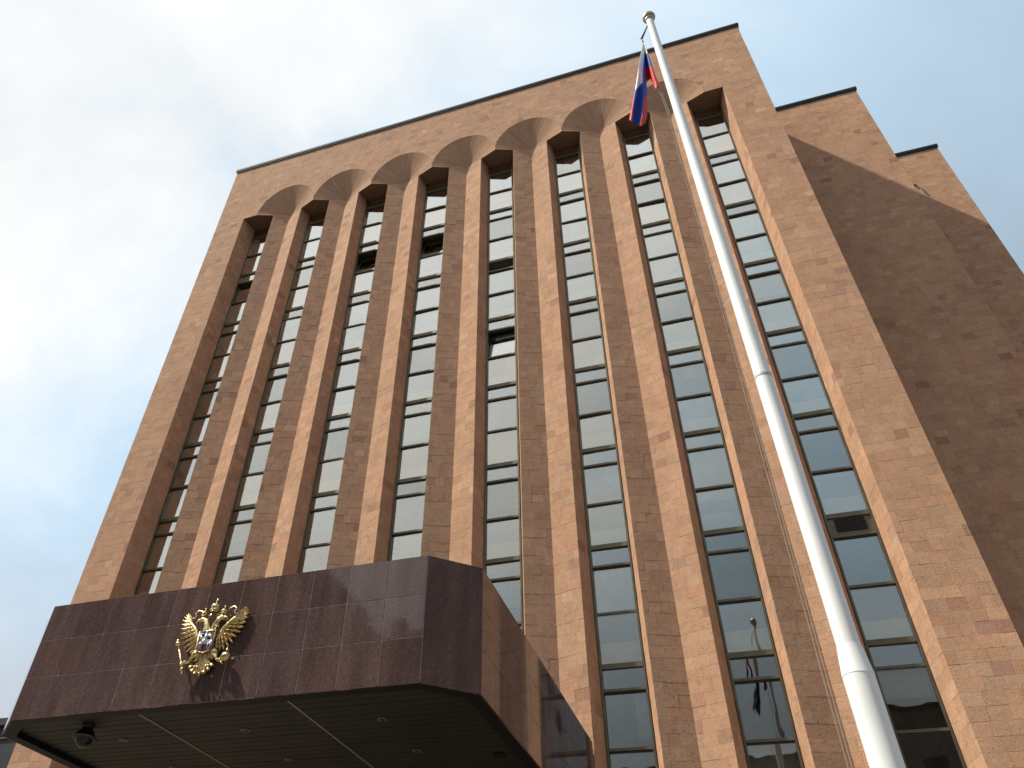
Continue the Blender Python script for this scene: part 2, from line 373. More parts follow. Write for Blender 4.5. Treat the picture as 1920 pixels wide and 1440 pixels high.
# scalloped half-cones over each pier: narrow radial stones
for i in range(7):
    xc = (i+.5)*S; mb = MB(); n = 26
    for q in range(n):
        th0, th1 = math.pi*q/n, math.pi*(q+1)/n; col = tone(rng, .02); ks = 7
        g0 = .0012
        for k in range(ks):
            q0, q1 = k/ks, (k+1)/ks
            def P(th, u): return (xc-(S/2)*(1-u)*math.cos(th), D*u+.001, Z(RA*(1-u)*math.sin(th)))
            dth = min(.012, .004/max(1-q1, .08))
            mb.face([P(th0+dth, q0), P(th1-dth, q0), P(th1-dth, q1), P(th0+dth, q1)], col)
    mb.build('scalloped_arch', 'tuff', bld)
    mb = MB(); n = 26
    mb.grid([[(xc-(S/2)*(1-u)*math.cos(math.pi*q/n), D*u+.008, Z(RA*(1-u)*math.sin(math.pi*q/n)+.006)) for q in range(n+1)] for u in (0, .5, 1)])
    mb.build('arch_backing', 'mortar', bld)

# canopy outline in the picture, to know which stones show
def hull_test(px, py):
    poly = [(100,1137),(803,1042),(907,1063),(1112,1390),(1115,1460),(-200,1460),(15,1374),(20,1345)]
    inside = False; j = len(poly)-1
    for k in range(len(poly)):
        xi, yi = poly[k]; xj, yj = poly[j]
        if (yi > py) != (yj > py) and px < (xj-xi)*(py-yi)/(yj-yi)+xi: inside = not inside
        j = k
    return inside
def score(st):
    poly, n_, col = st
    c_ = sum((Vector(p) for p in poly), Vector())/len(poly)
    if (CAMP-c_).dot(n_) <= 0: return 0
    pr = [project(p) for p in poly]
    if any(p is None for p in pr): return 0
    cx_ = sum(p[0] for p in pr)/len(pr); cy_ = sum(p[1] for p in pr)/len(pr)
    if not (10 < cx_ < 1910 and 10 < cy_ < 1430) or hull_test(cx_, cy_): return 0
    ar = 0
    for k in range(len(pr)): x0, y0 = pr[k][:2]; x1, y1 = pr[(k+1) % len(pr)][:2]; ar += x0*y1-x1*y0
    return abs(ar)/2
sc_ = sorted(range(len(main_st)), key=lambda k: -score(main_st[k])); big = set(sc_[:300])
mb = MB()
for k, st in enumerate(main_st):
    if k in big:
        one = MB(); stone_mesh(one, st); one.build('stone', 'tuff', fac)
    else: stone_mesh(mb, st)
o = mb.build('stone_cladding', 'tuff', fac); o['kind'] = 'stuff'
# two set-back wings
wg = MB()
wg.box((XR-.4, D1+OFF, Z(ZB)), (W1-OFF, 20, Z(H-.02))); wg.box((W1-.4, D2+OFF, Z(ZB)), (W2-OFF, 20, Z(H-.025)))
wg.face([(XR-OFF, 0, Z(ZB)), (XR-OFF, D1, Z(ZB)), (XR-OFF, D1, Z(H)), (XR-OFF, 0, Z(H))])
wing = wg.build('side_wing', 'mortar', bld); wing['label'] = 'windowless stone wing stepping back beside the slotted facade'
ws = sorted(range(len(wing_st)), key=lambda k: -score(wing_st[k]) if wing_st[k][1].y < -.5 else 0); wbig = set(ws[:300]); mb = MB()
for k, st in enumerate(wing_st):
    if k in wbig:
        one = MB(); stone_mesh(one, st); one.build('stone', 'tuff', wing)
    else: stone_mesh(mb, st)
o = mb.build('stone_cladding', 'tuff', wing); o['kind'] = 'stuff'
# copings
def coping(x0, x1, y, yb, dz=0):
    mb = MB(); mb.box((x0, y-.07, Z(H+.004+dz)), (x1, yb, Z(H+.15+dz))); mb.box((x0+.01, y-.05, Z(H-.10+dz)), (x1-.01, y-.012, Z(H+.002+dz))); return mb.build('coping', 'coping', bld)
coping(XL-.07, XR+.07, 0, 20.05); coping(XR+.075, W1+.07, D1, 20.04); coping(W1+.075, W2+.07, D2, 20.03)

# ------------------------------------------------------------------ windows
STOREY = 3.3; TZ0 = -3.42; SH, AH = .585, 1.345
def boxmesh(name, a, b_, m_):
    mb = MB(); mb.box(a, b_); me_o = mb.build(name, m_); me = me_o.data; bpy.data.objects.remove(me_o); return me
WF = HG-.05
pane_me = {}
def pane_mesh(h, m_):
    key = (round(h, 3), m_)
    if key not in pane_me: pane_me[key] = boxmesh('pane', (-WF, 0, 0), (WF, .012, h), m_)
    return pane_me[key]
tr_thin = boxmesh('transom', (-WF-.002, -.055, -.032), (WF+.002, .05, .032), 'bronze')
tr_bead = boxmesh('glazing_bead', (-WF+.004, -.02, -.062), (WF-.004, .045, -.034), 'bronze_dark')
tr_thick = boxmesh('transom', (-WF-.002, -.06, -.065), (WF+.002, .05, .06), 'bronze')
par_me = boxmesh('parapet', (-1.0, .0, 0), (1.0, .1, .62), 'parapet')
OPEN = {(0, 0, 'A'), (2, 0, 'A'), (3, 0, 'A'), (4, 1, 'S'), (4, 2, 'A')}
prng = random.Random(5)
for i in range(8):
    x = i*S
    win = bpy.data.objects.new('slot_window', None); COL.objects.link(win); win.parent = bld; win.location = (x, G, Z(0)); win.empty_display_size = .2
    fr = MB()
    for sg in (-1, 1):
        a, b_ = sorted((sg*HG, sg*(HG-.05)))
        fr.box((a, -.05, ZB+.2), (b_, .09, 0))
    fr.build('frame', 'bronze', win)
    rm = MB()    # room behind: side partitions, back wall, ceiling
    for sg in (-1, 1): rm.box((sg*1.3-.04, .12, ZB), (sg*1.3+.04, 1.8, .2))
    rm.box((-1.25, 1.79, ZB), (1.25, 1.84, .2)); rm.box((-1.25, .12, .2), (1.25, 1.83, .25))
    for k in range(-1, 9): zt = TZ0-STOREY*k; rm.box((-1.25, .13, zt-.12), (1.25, 1.78, zt+.03))
    rm.build('room', 'room', win)
    for k in range(-1, 9):
        zt = TZ0-STOREY*k
        parts = [('S', zt, zt-SH), ('A', zt-SH, zt-SH-AH), ('B', zt-SH-AH, zt-STOREY)]
        for nm, ztop, zbot in parts:
            if zbot < ZB+.3 or ztop > -.05: continue
            # bar at the bottom of this pane
            thick = nm == 'B'
            inst('transom', tr_thick if thick else tr_thin, win, (0, 0, zbot))
            if not thick: inst('glazing_bead', tr_bead, win, (0, 0, zbot))
            h = ztop-zbot-.07 if not thick else ztop-zbot-.10
            if i == 7 and k == 5 and nm == 'S':
                lv = MB(); lv.box((-WF, -.02, 0), (WF, .02, h)); lo = lv.build('louver_panel', 'bronze', win); lo.location = (0, 0, zbot+.035)
                for q in range(7):
                    sl_ = MB(); zz = .075+q*(h-.15)/7
                    sl_.face([(-.36, -.023, zz), (.36, -.023, zz), (.36, -.023, zz+.045), (-.36, -.023, zz+.045)], mi=0)
                    sl_.box((-.36, -.05, zz+.046), (.36, -.022, zz+.056), mi=1); s_ = sl_.build('louver_slat', ['louver_black', 'bronze_dark'], lo)
                continue
            rx = math.radians(prng.gauss(0, .5)); rz = math.radians(prng.gauss(0, .5))
            if (i, k, nm) in OPEN: rx = math.radians((-10 if i == 4 else -5 if i == 0 else -14) if nm == 'A' else -20)
            p_ = inst('pane', pane_mesh(h, prng.choice({'S': ('glass_clear', 'glass_clear', 'glass_dim'), 'A': ('glass', 'glass_clear', 'glass_dim', 'glass_dim'), 'B': ('glass_warm', 'glass_warm', 'glass_pale', 'glass')}[nm])), win, (0, .004 if (i, k, nm) not in OPEN else .03, zbot+.035+(.03 if thick else 0)), (rx, 0, rz))
            if (i, k, nm) in OPEN:
                fm = MB()
                for a, b_ in (((-WF, -.03, 0), (-WF+.04, .03, h)), ((WF-.04, -.03, 0), (WF, .03, h)), ((-WF+.04, -.03, h-.045), (WF-.04, .03, h)), ((-WF+.04, -.03, 0), (WF-.04, .03, .045))): fm.box(a, b_)
                f_ = fm.build('sash', 'bronze_dark', win); f_.location = p_.location + Vector((0, .001, 0)); f_.rotation_euler = p_.rotation_euler
            if nm == 'B':
                q = inst('parapet', par_me, win, (0, .16, zbot+.04)); q.scale.z = prng.uniform(.85, 1.1)
            if (nm == 'A' and prng.random() < .4 or nm == 'B' and prng.random() < .25) and (i, k, nm) not in OPEN:
                bl = MB(); hh = prng.uniform(.25, 1.25); xa = prng.choice((-WF, -WF, prng.uniform(-.3, .2))); bl.box((xa, .12, h-hh), (WF if xa == -WF else prng.choice((WF, WF, xa+.35)), .13, h+.05)); bo = bl.build('blind', prng.choice(('blind', 'blind_grey')), win); bo.location = (0, 0, zbot+.035)

# ------------------------------------------------------------------ entrance canopy
CF, C0, C1, CZ0, CZ1 = -8.7285, 6.6519, 13.7208, -27.0917, -25.141
CHX, CHY = .6966, .5983; XA, XB = C0-CHX, C1+CHX; YS = CF+CHY; YB = .20
can = empty('entrance_canopy', 'dark red polished granite canopy projecting over the entrance', 'canopy', ((C0+C1)/2, CF/2, Z(CZ0)))
def cparent(o): 
    o.parent = can; o.matrix_parent_inverse = Matrix.Translation(-can.location); return o
outl = [(C0, CF), (C1, CF), (XB, YS), (XB, YB), (XA, YB), (XA, YS)]
def inset(p, k):
    cx_, cy_ = (C0+C1)/2, 0
    x, y = p
    sx = 1 if x > cx_ else -1
    if y < YS-.01: return (x-sx*k*.42, y+k)
    if y < -1: return (x-sx*k, y+k*.42)
    return (x-sx*k, y)
mb = MB()                                        # grout body behind slabs
body = [inset(p, .006) for p in outl]
for a, b_ in zip(body, body[1:]+body[:1]): mb.face([(a[0], a[1], Z(CZ0+.02)), (b_[0], b_[1], Z(CZ0+.02)), (b_[0], b_[1], Z(CZ1-.02)), (a[0], a[1], Z(CZ1-.02))])
mb.face([(p[0], p[1], Z(CZ1-.02)) for p in body])
cparent(mb.build('fascia_core', 'grout'))
GB = (.074, .046, .043)
def slab(P0, P1, z0, z1, nm='slab', gap=.0065, m_='granite'):
    a = Vector((P0[0], P0[1], 0)); b_ = Vector((P1[0], P1[1], 0)); t_ = (b_-a).normalized(); n_ = Vector((t_.y, -t_.x, 0))
    pr = rng.uniform(-.001, .001); a = a+t_*gap+n_*pr; b_ = b_-t_*gap+n_*pr; k = rng.uniform(.85, 1.17); h_ = rng.uniform(-.04, .04); col = (GB[0]*k, GB[1]*k*(1+h_), GB[2]*k*(1+h_))
    sl_ = MB(); c2 = .002
    # front face with a fine arris
    def Q(u, z, d_): q = a+(b_-a).normalized()*u-n_*d_; return (q.x, q.y, Z(z))
    L = (b_-a).length; za, zb = z0+gap, z1-gap
    fr_ = [Q(c2, za+c2, 0), Q(L-c2, za+c2, 0), Q(L-c2, zb-c2, 0), Q(c2, zb-c2, 0)]; md = [Q(0, za, c2), Q(L, za, c2), Q(L, zb, c2), Q(0, zb, c2)]; bkk = [Q(0, za, .03), Q(L, za, .03), Q(L, zb, .03), Q(0, zb, .03)]
    # tiny setting error of each slab so that reflections break at the joints
    sl_.face(fr_, col)
    for r0, r1 in ((fr_, md), (md, bkk)):
        for q in range(4): w = (q+1) % 4; sl_.face([r0[w], r0[q], r1[q], r1[w]], col)
    return cparent(sl_.build(nm, m_))
rows = [CZ0, CZ0+.664, CZ0+1.307, CZ1]
for r in range(3):
    for q in range(11): slab((C0+(C1-C0)*q/11, CF), (C0+(C1-C0)*(q+1)/11, CF), rows[r], rows[r+1])
    nS = 12
    for q in range(nS):
        slab((XB, YS+(YB-YS)*q/nS), (XB, YS+(YB-YS)*(q+1)/nS), rows[r], rows[r+1], gap=.0025, m_='granite_side')
        slab((XA, YB-(YB-YS)*q/nS), (XA, YB-(YB-YS)*(q+1)/nS), rows[r], rows[r+1], gap=.0025, m_='granite_side')
slab((C1, CF), (XB, YS), CZ0, CZ1, 'corner_slab'); slab((XA, YS), (C0, CF), CZ0, CZ1, 'corner_slab')
# top flashing
mb = MB(); tp = [inset(p, .035) for p in outl]; mb.face([(p[0], p[1], Z(CZ1-.006)) for p in tp]); cparent(mb.build('canopy_roof', 'coping'))
# bottom trim ring and recessed soffit
SOF = CZ0+.10
mb = MB(); o1 = [inset(p, .032) for p in outl]; o2 = [inset(p, .23) for p in outl]; nO = len(outl)
for q in range(nO):
    w = (q+1) % nO
    mb.face([(o1[w][0], o1[w][1], Z(CZ0+.004)), (o1[q][0], o1[q][1], Z(CZ0+.004)), (o2[q][0], o2[q][1], Z(CZ0+.004)), (o2[w][0], o2[w][1], Z(CZ0+.004))])
    mb.face([(o2[w][0], o2[w][1], Z(CZ0+.004)), (o2[q][0], o2[q][1], Z(CZ0+.004)), (o2[q][0], o2[q][1], Z(CZ0+.16)), (o2[w][0], o2[w][1], Z(CZ0+.16))])
    mb.face([(o1[q][0], o1[q][1], Z(CZ0+.004)), (o1[w][0], o1[w][1], Z(CZ0+.004)), (o1[w][0], o1[w][1], Z(CZ0+.03)), (o1[q][0], o1[q][1], Z(CZ0+.03))])
cparent(mb.build('bottom_trim', 'trim_dark'))
mb = MB(); mb.face([(p[0], p[1], Z(CZ0+.14)) for p in o2][::-1]); cparent(mb.build('soffit_backing', 'soffit_gap'))
PW = .2; y = CF+.24; yend = YB
while y < yend-.05:
    y1 = min(y+PW, yend)
    def xr(yy, s_):       # soffit half outline, chamfered at the front
        f_ = max(0, (YS+.08-yy)/(YS-CF)); lim = XB-.24 if s_ > 0 else XA+.24
        return lim - s_*f_*CHX
    mb = MB(); e = .009; ya, yb_ = y+e, y1-e
    P = [(xr(ya, -1), ya), (xr(ya, 1), ya), (xr(yb_, 1), yb_), (xr(yb_, -1), yb_)]
    dz = rng.uniform(-.002, .002)
    mb.face([(p[0], p[1], Z(SOF+dz)) for p in P][::-1])
    for q in range(4): w = (q+1) % 4; mb.face([(P[q][0], P[q][1], Z(SOF+dz)), (P[w][0], P[w][1], Z(SOF+dz)), (P[w][0], P[w][1], Z(SOF+.03)), (P[q][0], P[q][1], Z(SOF+.03))])
    cparent(mb.build('soffit_slat', 'soffit_slat')); y = y1
for x in (8.80, 11.44):
    mb = MB(); mb.box((x-.016, CF+.26, Z(SOF-.012)), (x+.016, YB, Z(SOF-.003))); cparent(mb.build('cover_strip', 'cover_metal'))
for x in (7.76, 10.13, 12.54):
    for y in (-7.26, -5.74, -4.2, -2.7):
        mb = MB(); mb.lathe([(.075, 0), (.075, -.012), (.055, -.014), (.05, .01)], (x, y, Z(SOF-.004)), 16, 0); mb.lathe([(.05, 0), (.045, -.02), (.02, -.03), (.0, -.032)], (x, y, Z(SOF-.006)), 16, 1)
        cparent(mb.build('downlight', ['lamp_ring', 'lamp_core'], recalc=True))
mb = MB(); mb.box((13.75, -5.4, Z(SOF-.03)), (13.93, -5.2, Z(SOF-.004))); cparent(mb.build('sensor_box', 'trim_dark'))

# ------------------------------------------------------------------ dome camera under the canopy
dc = empty('dome_camera', 'black pendant dome security camera hanging under the canopy corner', 'camera', (7.62, -8.02, Z(SOF)))
mb = MB(); mb.lathe([(.0, 0), (.11, 0), (.11, -.03), (.085, -.04), (.085, -.07), (.12, -.10), (.15, -.15), (.205, -.20), (.215, -.215), (.205, -.228), (.15, -.232)], (0, 0, 0), 28); mb.build('housing', 'camera_black', dc, True, recalc=True)
mb = MB(); mb.lathe([(.217, -.200), (.222, -.212), (.217, -.220)], (0, 0, 0), 28); mb.build('rim', 'arm_metal', dc, True, recalc=True)
mb = MB(); mb.lathe([(.14, -.231)] + [(.135*math.cos(a*math.pi/16), -.235-.12*math.sin(a*math.pi/16)) for a in range(0, 9)], (0, 0, 0), 28); mb.build('dome', 'camera_dome', dc, True, recalc=True)

# ------------------------------------------------------------------ gilded coat of arms
EC = Vector((10.15, CF-.025, Z(-26.07)))
em = empty('coat_of_arms', 'gilded double headed eagle coat of arms with three crowns on the granite canopy', 'emblem', EC)
def W3(u, v, d_=0): return (u, -d_, v)           # emblem plane: u right, v up, d towards the viewer
def feather(mb, root, ang, length, width, d0, d1):
    c_, s_ = math.cos(ang), math.sin(ang); rows_ = []
    for k in range(7):
        t_ = k/6; w = width*(.55+.45*math.sin(math.pi*min(1, t_*.9+.12)))*(1 if t_ < .75 else math.sqrt(max(.02, 1-((t_-.75)/.25)**2)))
        row = []
        for q in range(5):
            e = (q-2)/2
            uu = root[0]+c_*length*t_-s_*w*e; vv = root[1]+s_*length*t_+c_*w*e
            row.append(W3(uu, vv, d0+(d1-d0)*t_+.016*(1-e*e)+(.006 if q == 2 else 0)))
        rows_.append(row)
    mb.grid(rows_); mb.grid([[(p[0], p[1]+.03, p[2]) for p in (r[0], r[-1])] for r in rows_])
    # rim
    for side in (0, -1): mb.grid([[r[side], (r[side][0], r[side][1]+.03, r[side][2])] for r in rows_])
def lerp(a, b_, t_): return a+(b_-a)*t_
for sg in (-1, 1):
    wg_ = MB()
    arm = [(.10, .00), (.165, -.055), (.215, -.03), (.25, .07), (.31, .14), (.39, .215), (.43, .255)]
    def armpt(t_):
        f_ = t_*(len(arm)-1); k = min(int(f_), len(arm)-2); r_ = f_-k
        return lerp(arm[k][0], arm[k+1][0], r_), lerp(arm[k][1], arm[k+1][1], r_)
    for nF, l0, l1, w, dd, t0, t1 in ((14, .19, .29, .027, .02, .16, 1.0), (12, .13, .19, .024, .045, .16, .95), (10, .07, .11, .020, .065, .18, .88)):
        for q in range(nF):
            f_ = q/(nF-1); p_ = armpt(lerp(t0, t1, f_)); ang = math.radians(lerp(-92, 58, f_**.92))
            L = l0+(l1-l0)*math.sin(math.pi*min(1, f_*.98+.02))**.8
            a2 = ang if sg > 0 else math.pi-ang
            feather(wg_, (sg*p_[0], p_[1]), a2, L, w, dd, dd+.01)
    wg_.tube([W3(sg*u, v, .075) for u, v in arm], [.022, .028, .034, .034, .03, .024, .012], 8)
    wg_.ball(W3(sg*.225, .0, .08), (.035, .03, .045), 10, 6)
    wg_.build('wing', 'gold', em, True, recalc=True)
    # neck and head
    hd = MB()
    hd.tube([W3(sg*.05, -.04, .05), W3(sg*.06, .06, .07), W3(sg*.075, .15, .075), W3(sg*.115, .225, .08), W3(sg*.165, .25, .085)], [.075, .058, .047, .045, .04], 10)
    hd.ball(W3(sg*.17, .25, .085), (.058, .045, .045), 12, 8)
    hd.tube([W3(sg*.21, .25, .09), W3(sg*.262, .243, .09), W3(sg*.288, .208, .088)], [.03, .02, .004], 8)
    hd.tube([W3(sg*.205, .22, .085), W3(sg*.24, .203, .085)], [.016, .004], 6)
    for q in range(5): feather(hd, (sg*(.115+q*.005), .255-q*.04), math.radians(150-q*12) if sg > 0 else math.radians(30+q*12), .075, .014, .07, .085)
    for q in range(4): feather(hd, (sg*(.09-q*.01), .14-q*.04), math.radians(-50) if sg > 0 else math.radians(230), .075, .016, .09, .10)
    hd.build('head', 'gold', em, True, recalc=True)
def crown(u, v, k, nm='crown'):
    mb = MB()
    prof = [(.052, 0), (.058, .012), (.05, .02), (.05, .03), (.062, .055), (.072, .085), (.066, .108), (.04, .125), (.012, .13), (.01, .14), (.018, .15), (.018, .16), (.006, .168)]
    mb.lathe([(r*k, z*k) for r, z in prof], (u, -.085, v), 14)
    for a in range(7):
        th = -math.pi+a*math.pi/6*1.0; mb.ball((u+.06*k*math.cos(th), -.085+.06*k*math.sin(th), v+.035*k), .013*k, 6, 4)
    mb.box((u-.005*k, -.085-.005*k, v+.165*k), (u+.005*k, -.085+.005*k, v+.225*k)); mb.box((u-.02*k, -.085-.004*k, v+.188*k), (u+.02*k, -.085+.004*k, v+.2*k))
    return mb.build(nm, 'gold', em, True, recalc=True)
crown(-.18, .297, .68); crown(.18, .297, .68); crown(0, .352, 1.06)
for sg in (-1, 1):
    mb = MB(); pts = [(.03, .355), (.08, .315), (.125, .295)]
    mb.tube([W3(sg*u, v, .07) for u, v in pts], [.014, .018, .012], 6, flat=.5)
    pts = [(.215, .36), (.26, .42), (.33, .435), (.385, .40), (.35, .355), (.37, .31), (.42, .325)]
    mb.tube([W3(sg*u, v, .05) for u, v in pts], [.010, .015, .017, .016, .014, .013, .006], 6, flat=.6)
    mb.build('ribbon', 'gold', em, True, recalc=True)
# body, legs, tail
mb = MB(); mb.ball(W3(0, -.17, .03), (.15, .06, .22), 16, 10)
for r_ in range(4):
    for q in range(5): feather(mb, ((q-2)*.055, -.22-.03*r_), math.radians(-90+(q-2)*10), .11, .03, .07, .06)
mb.build('body', 'gold', em, True, recalc=True)
for sg in (-1, 1):
    mb = MB(); mb.tube([W3(sg*.12, -.26, .05), W3(sg*.19, -.32, .07), W3(sg*.20, -.37, .07)], [.07, .055, .03], 10)
    for q in range(5): feather(mb, (sg*(.12+.02*q), -.26-.018*q), math.radians(-62 if sg > 0 else 242), .11, .022, .09, .1)
    end = (.34, -.465) if sg > 0 else (.325, -.45)
    mb.tube([W3(sg*.19, -.36, .07), W3(sg*.25, -.42, .08), W3(sg*end[0], end[1], .085)], [.026, .024, .022], 8)
    for q, (du, dv) in enumerate(((.07, .05), (.08, .0), (.05, -.05), (-.03, .06))):
        mb.tube([W3(sg*end[0], end[1], .085), W3(sg*(end[0]+du*.6), end[1]+dv*.6, .11), W3(sg*(end[0]+du), end[1]+dv, .08)], [.018, .014, .004], 6)
    mb.build('leg', 'gold', em, True, recalc=True)
mb = MB()
for q in range(7):
    a = math.radians(-90+(q-3)*17); feather(mb, (0, -.36), a, .29-.010*abs(q-3), .026, .05, .055)
for q in range(7):
    a = math.radians(-90+(q-3)*17); r_ = .28-.010*abs(q-3); u, v = r_*math.cos(a), -.36+r_*math.sin(a)
    mb.tube([W3(u*.8, v+.05, .07), W3(u, v, .09), W3(u+.03*(1 if q > 3 else -1 if q < 3 else 0), v+.02, .08)], [.012, .026, .012], 8)
for sg in (-1, 1):
    for q in range(3): mb.tube([W3(sg*.05*(q+1)*.9, -.46-.02*(2-q), .06), W3(sg*(.08+.04*q), -.50, .08), W3(sg*(.105+.04*q), -.525+.02*q, .08), W3(sg*(.105+.04*q), -.50+.03*q, .07)], [.008, .012, .012, .005], 6)
mb.build('tail', 'gold', em, True, recalc=True)
mb = MB(); mb.tube([W3(-.53, -.11, .08), W3(-.38, -.40, .10), W3(-.315, -.56, .09)], .014, 8)
for u, v, r_ in ((-.53, -.11, .04), (-.545, -.06, .026), (-.46, -.245, .02), (-.36, -.45, .022), (-.325, -.53, .034), (-.305, -.585, .022)): mb.ball(W3(u, v, .09), r_, 10, 6)
mb.build('sceptre', 'gold', em, True, recalc=True)
mb = MB(); mb.ball(W3(.41, -.405, .09), .075, 16, 10); mb.box((.405, -.1, -.335), (.415, -.08, -.265)); mb.box((.385, -.098, -.305), (.435, -.082, -.29))
mb.tube([W3(.41+.076*math.cos(a*math.pi/10), -.405+.02*math.sin(a*math.pi/5), .09+.076*math.sin(a*math.pi/10)) for a in range(11)], .010, 6); mb.build('orb', 'gold', em, True, recalc=True)
# shield with mounted rider
shp = [(-.142, .155), (.142, .155), (.14, -.10), (.125, -.15), (.06, -.17), (0, -.19), (-.06, -.17), (-.125, -.15), (-.14, -.10)]
mb = MB(); f_ = [W3(u, v-.01, .13) for u, v in shp]; b_ = [W3(u*1.05, (v-.01)*1.04, .06) for u, v in shp]; mb.face(f_)
for q in range(len(f_)): w = (q+1) % len(f_); mb.face([f_[w], f_[q], b_[q], b_[w]])
sh = mb.build('shield', 'shield_red', em, recalc=True); sh.location = (0, 0, -.115)
mb = MB(); ring = [W3(u*1.02, (v-.01)*1.02, .128) for u, v in shp]; mb.tube(ring+[ring[0]], .010, 6); mb.build('shield_rim', 'gold', sh, True, recalc=True)
mb = MB()
mb.tube([W3(.085, -.035, .14), W3(.03, -.045, .15), W3(-.04, -.02, .15)], [.035, .038, .036], 8, flat=.6)          # horse trunk
mb.tube([W3(-.04, -.01, .15), W3(-.085, .05, .15), W3(-.10, .075, .15)], [.03, .02, .016], 8, flat=.6); mb.tube([W3(-.095, .075, .15), W3(-.135, .045, .15)], [.017, .009], 6)
for a, b2, c2 in (((-.05, -.04), (-.10, -.06), (-.115, -.12)), ((-.03, -.05), (-.06, -.10), (-.045, -.16)), ((.08, -.05), (.065, -.11), (.085, -.17)), ((.10, -.04), (.115, -.09), (.10, -.16)), ((.11, -.02), (.135, -.05), (.13, -.11))):
    mb.tube([W3(*a, .145), W3(*b2, .148), W3(*c2, .142)], [.016, .010, .007], 6)
mb.tube([W3(.02, -.02, .155), W3(.015, .04, .16), W3(.01, .085, .155)], [.026, .026, .018], 8); mb.ball(W3(.008, .12, .155), .02, 8, 6)
mb.tube([W3(.03, .07, .15), W3(.08, .05, .145), W3(.12, .0, .14)], [.03, .026, .006], 6, flat=.4); mb.tube([W3(.03, .13, .165), W3(-.05, -.06, .165), W3(-.085, -.155, .15)], .005, 5)
mb.tube([W3(.015, .0, .17), W3(-.01, -.05, .165), W3(0, -.075, .16)], [.014, .011, .008], 6)
mb.build('rider', 'silver', sh, True, recalc=True)
mb = MB(); mb.tube([W3(-.03, .10, .138), W3(-.075, .085, .14), W3(-.12, .10, .138), W3(-.13, .12, .136)], [.02, .03, .026, .012], 6, flat=.4); mb.build('cloak', 'shield_blue', sh, True, recalc=True)
# wall pins
mb = MB()
for u, v in ((-.3, .05), (.3, .05), (0, -.42), (0, -.1)): mb.tube([W3(u, v, .03), W3(u, v, -.075)], .015, 6)
mb.build('mounting_pin', 'gold_dark', em)

# ------------------------------------------------------------------ flagpole
PX0, PX1, PY = 18.80, 18.685, -11.8537
def polex(z): return PX0+(PX1-PX0)*(z+30)/13.4
fp = empty('flagpole', 'tall white stepped steel flagpole topped with a ball', 'flagpole', (polex(ZB+.13), PY, Z(ZB+.13)))
def fparent(o): o.parent = fp; o.matrix_parent_inverse = Matrix.Translation(-fp.location); return o
def polesec(nm, prof, m_='pole_white', n=40, flat=False):
    mb = MB(); rows_ = [[(polex(z)+r*math.cos(2*math.pi*q/n), PY+r*math.sin(2*math.pi*q/n), Z(z)) for q in range(n)] for z, r in prof]
    mb.grid(rows_, close=True); i_ = len(mb.v); return fparent(mb.build(nm, m_, None, not flat))
polesec('pole_section', [(ZB+.13, .122), (-28.62, .122)])
polesec('collar', [(-28.64, .1215), (-28.64, .1245), (-28.42, .1005), (-28.40, .0985), (-28.40, .09)], flat=True)
polesec('pole_section', [(-28.40, .0945), (-25.42, .089)])
polesec('seam_band', [(-25.45, .0885), (-25.44, .0925), (-25.40, .0925), (-25.39, .0885)], 'pole_seam')
polesec('pole_section', [(-25.42, .0875), (-21.2, .079)])
polesec('pole_section', [(-21.2, .0775), (-16.62, .063)])
polesec('base_flange', [(ZB+.13, .25), (ZB+.16, .25), (ZB+.165, .2), (ZB+.17, .122)])
mb = MB(); mb.ball((polex(-16.5), PY, Z(-16.50)), (.118, .118, .105), 24, 14); fparent(mb.build('ball_finial', 'ball_metal', None, True))
mb = MB(); mb.lathe([(.064, 0), (.085, .02), (.085, .05), (.05, .06)], (polex(-16.64), PY, Z(-16.64)), 20); fparent(mb.build('finial_collar', 'ball_metal', None, True, recalc=True))
mb = MB(); a = on_y(1214, 48, PY); b_ = on_y(1203, 73, PY); mb.tube([(polex(-16.9)-.04, PY, Z(-16.78)), a, b_], [.012, .012, .022], 8); mb.tube([b_, on_y(1206, 79, PY)], .012, 6); fparent(mb.build('halyard_arm', 'arm_metal', None, True))
for dx_ in (0, -.028):
    mb = MB(); mb.tube([on_y(1205, 80, PY)] + [(18.565+dx_+.0022*(z_+24)**1, PY, Z(z_)) for z_ in (-19.8, -24.2, -29.3, -31.8)], .0045, 5); fparent(mb.build('halyard_rope', 'rope'))
mb = MB(); mb.tube([(polex(-24.1)-.07, PY, Z(-24.12)), (18.555, PY, Z(-24.24))], .009, 6); fparent(mb.build('rope_guide', 'strip_metal'))
# flag, drawn in the 6x enlargement of the picture and laid into the plane of the pole
def fl(zx, zy, dy_=0): return on_y(1160+zx/6, 10+zy/6, PY+dy_)
def edge(pts, y_):
    for (x0, y0), (x1, y1) in zip(pts, pts[1:]):
        if y0 <= y_ <= y1: return x0+(x1-x0)*(y_-y0)/(y1-y0)
    return pts[-1][0] if y_ > pts[-1][1] else pts[0][0]
mb = MB()
LE = [(272, 425), (225, 690), (185, 950), (150, 1120), (118, 1290)]; RE = [(284, 425), (296, 700), (316, 900), (322, 1100), (318, 1260), (300, 1310)]
def botm(u): return 1285+ (70*math.sin(u*math.pi*.62))-(22 if u > .85 else 0)
nu, nv = 34, 64
def mainp(u, t_):
    y_ = 425+(botm(u)-425)*t_; xl, xr_ = edge(LE, y_), edge(RE, y_)
    x_ = xl+(xr_-xl)*u
    dy_ = (.16*(u-.5)*(1-.5*t_)-.085*math.sin(u*math.pi*3.1+.4)*max(0, t_-.25)*1.3+.02*math.sin(u*9+t_*7)*t_)*min(1, t_*2.2)
    return x_, y_, dy_
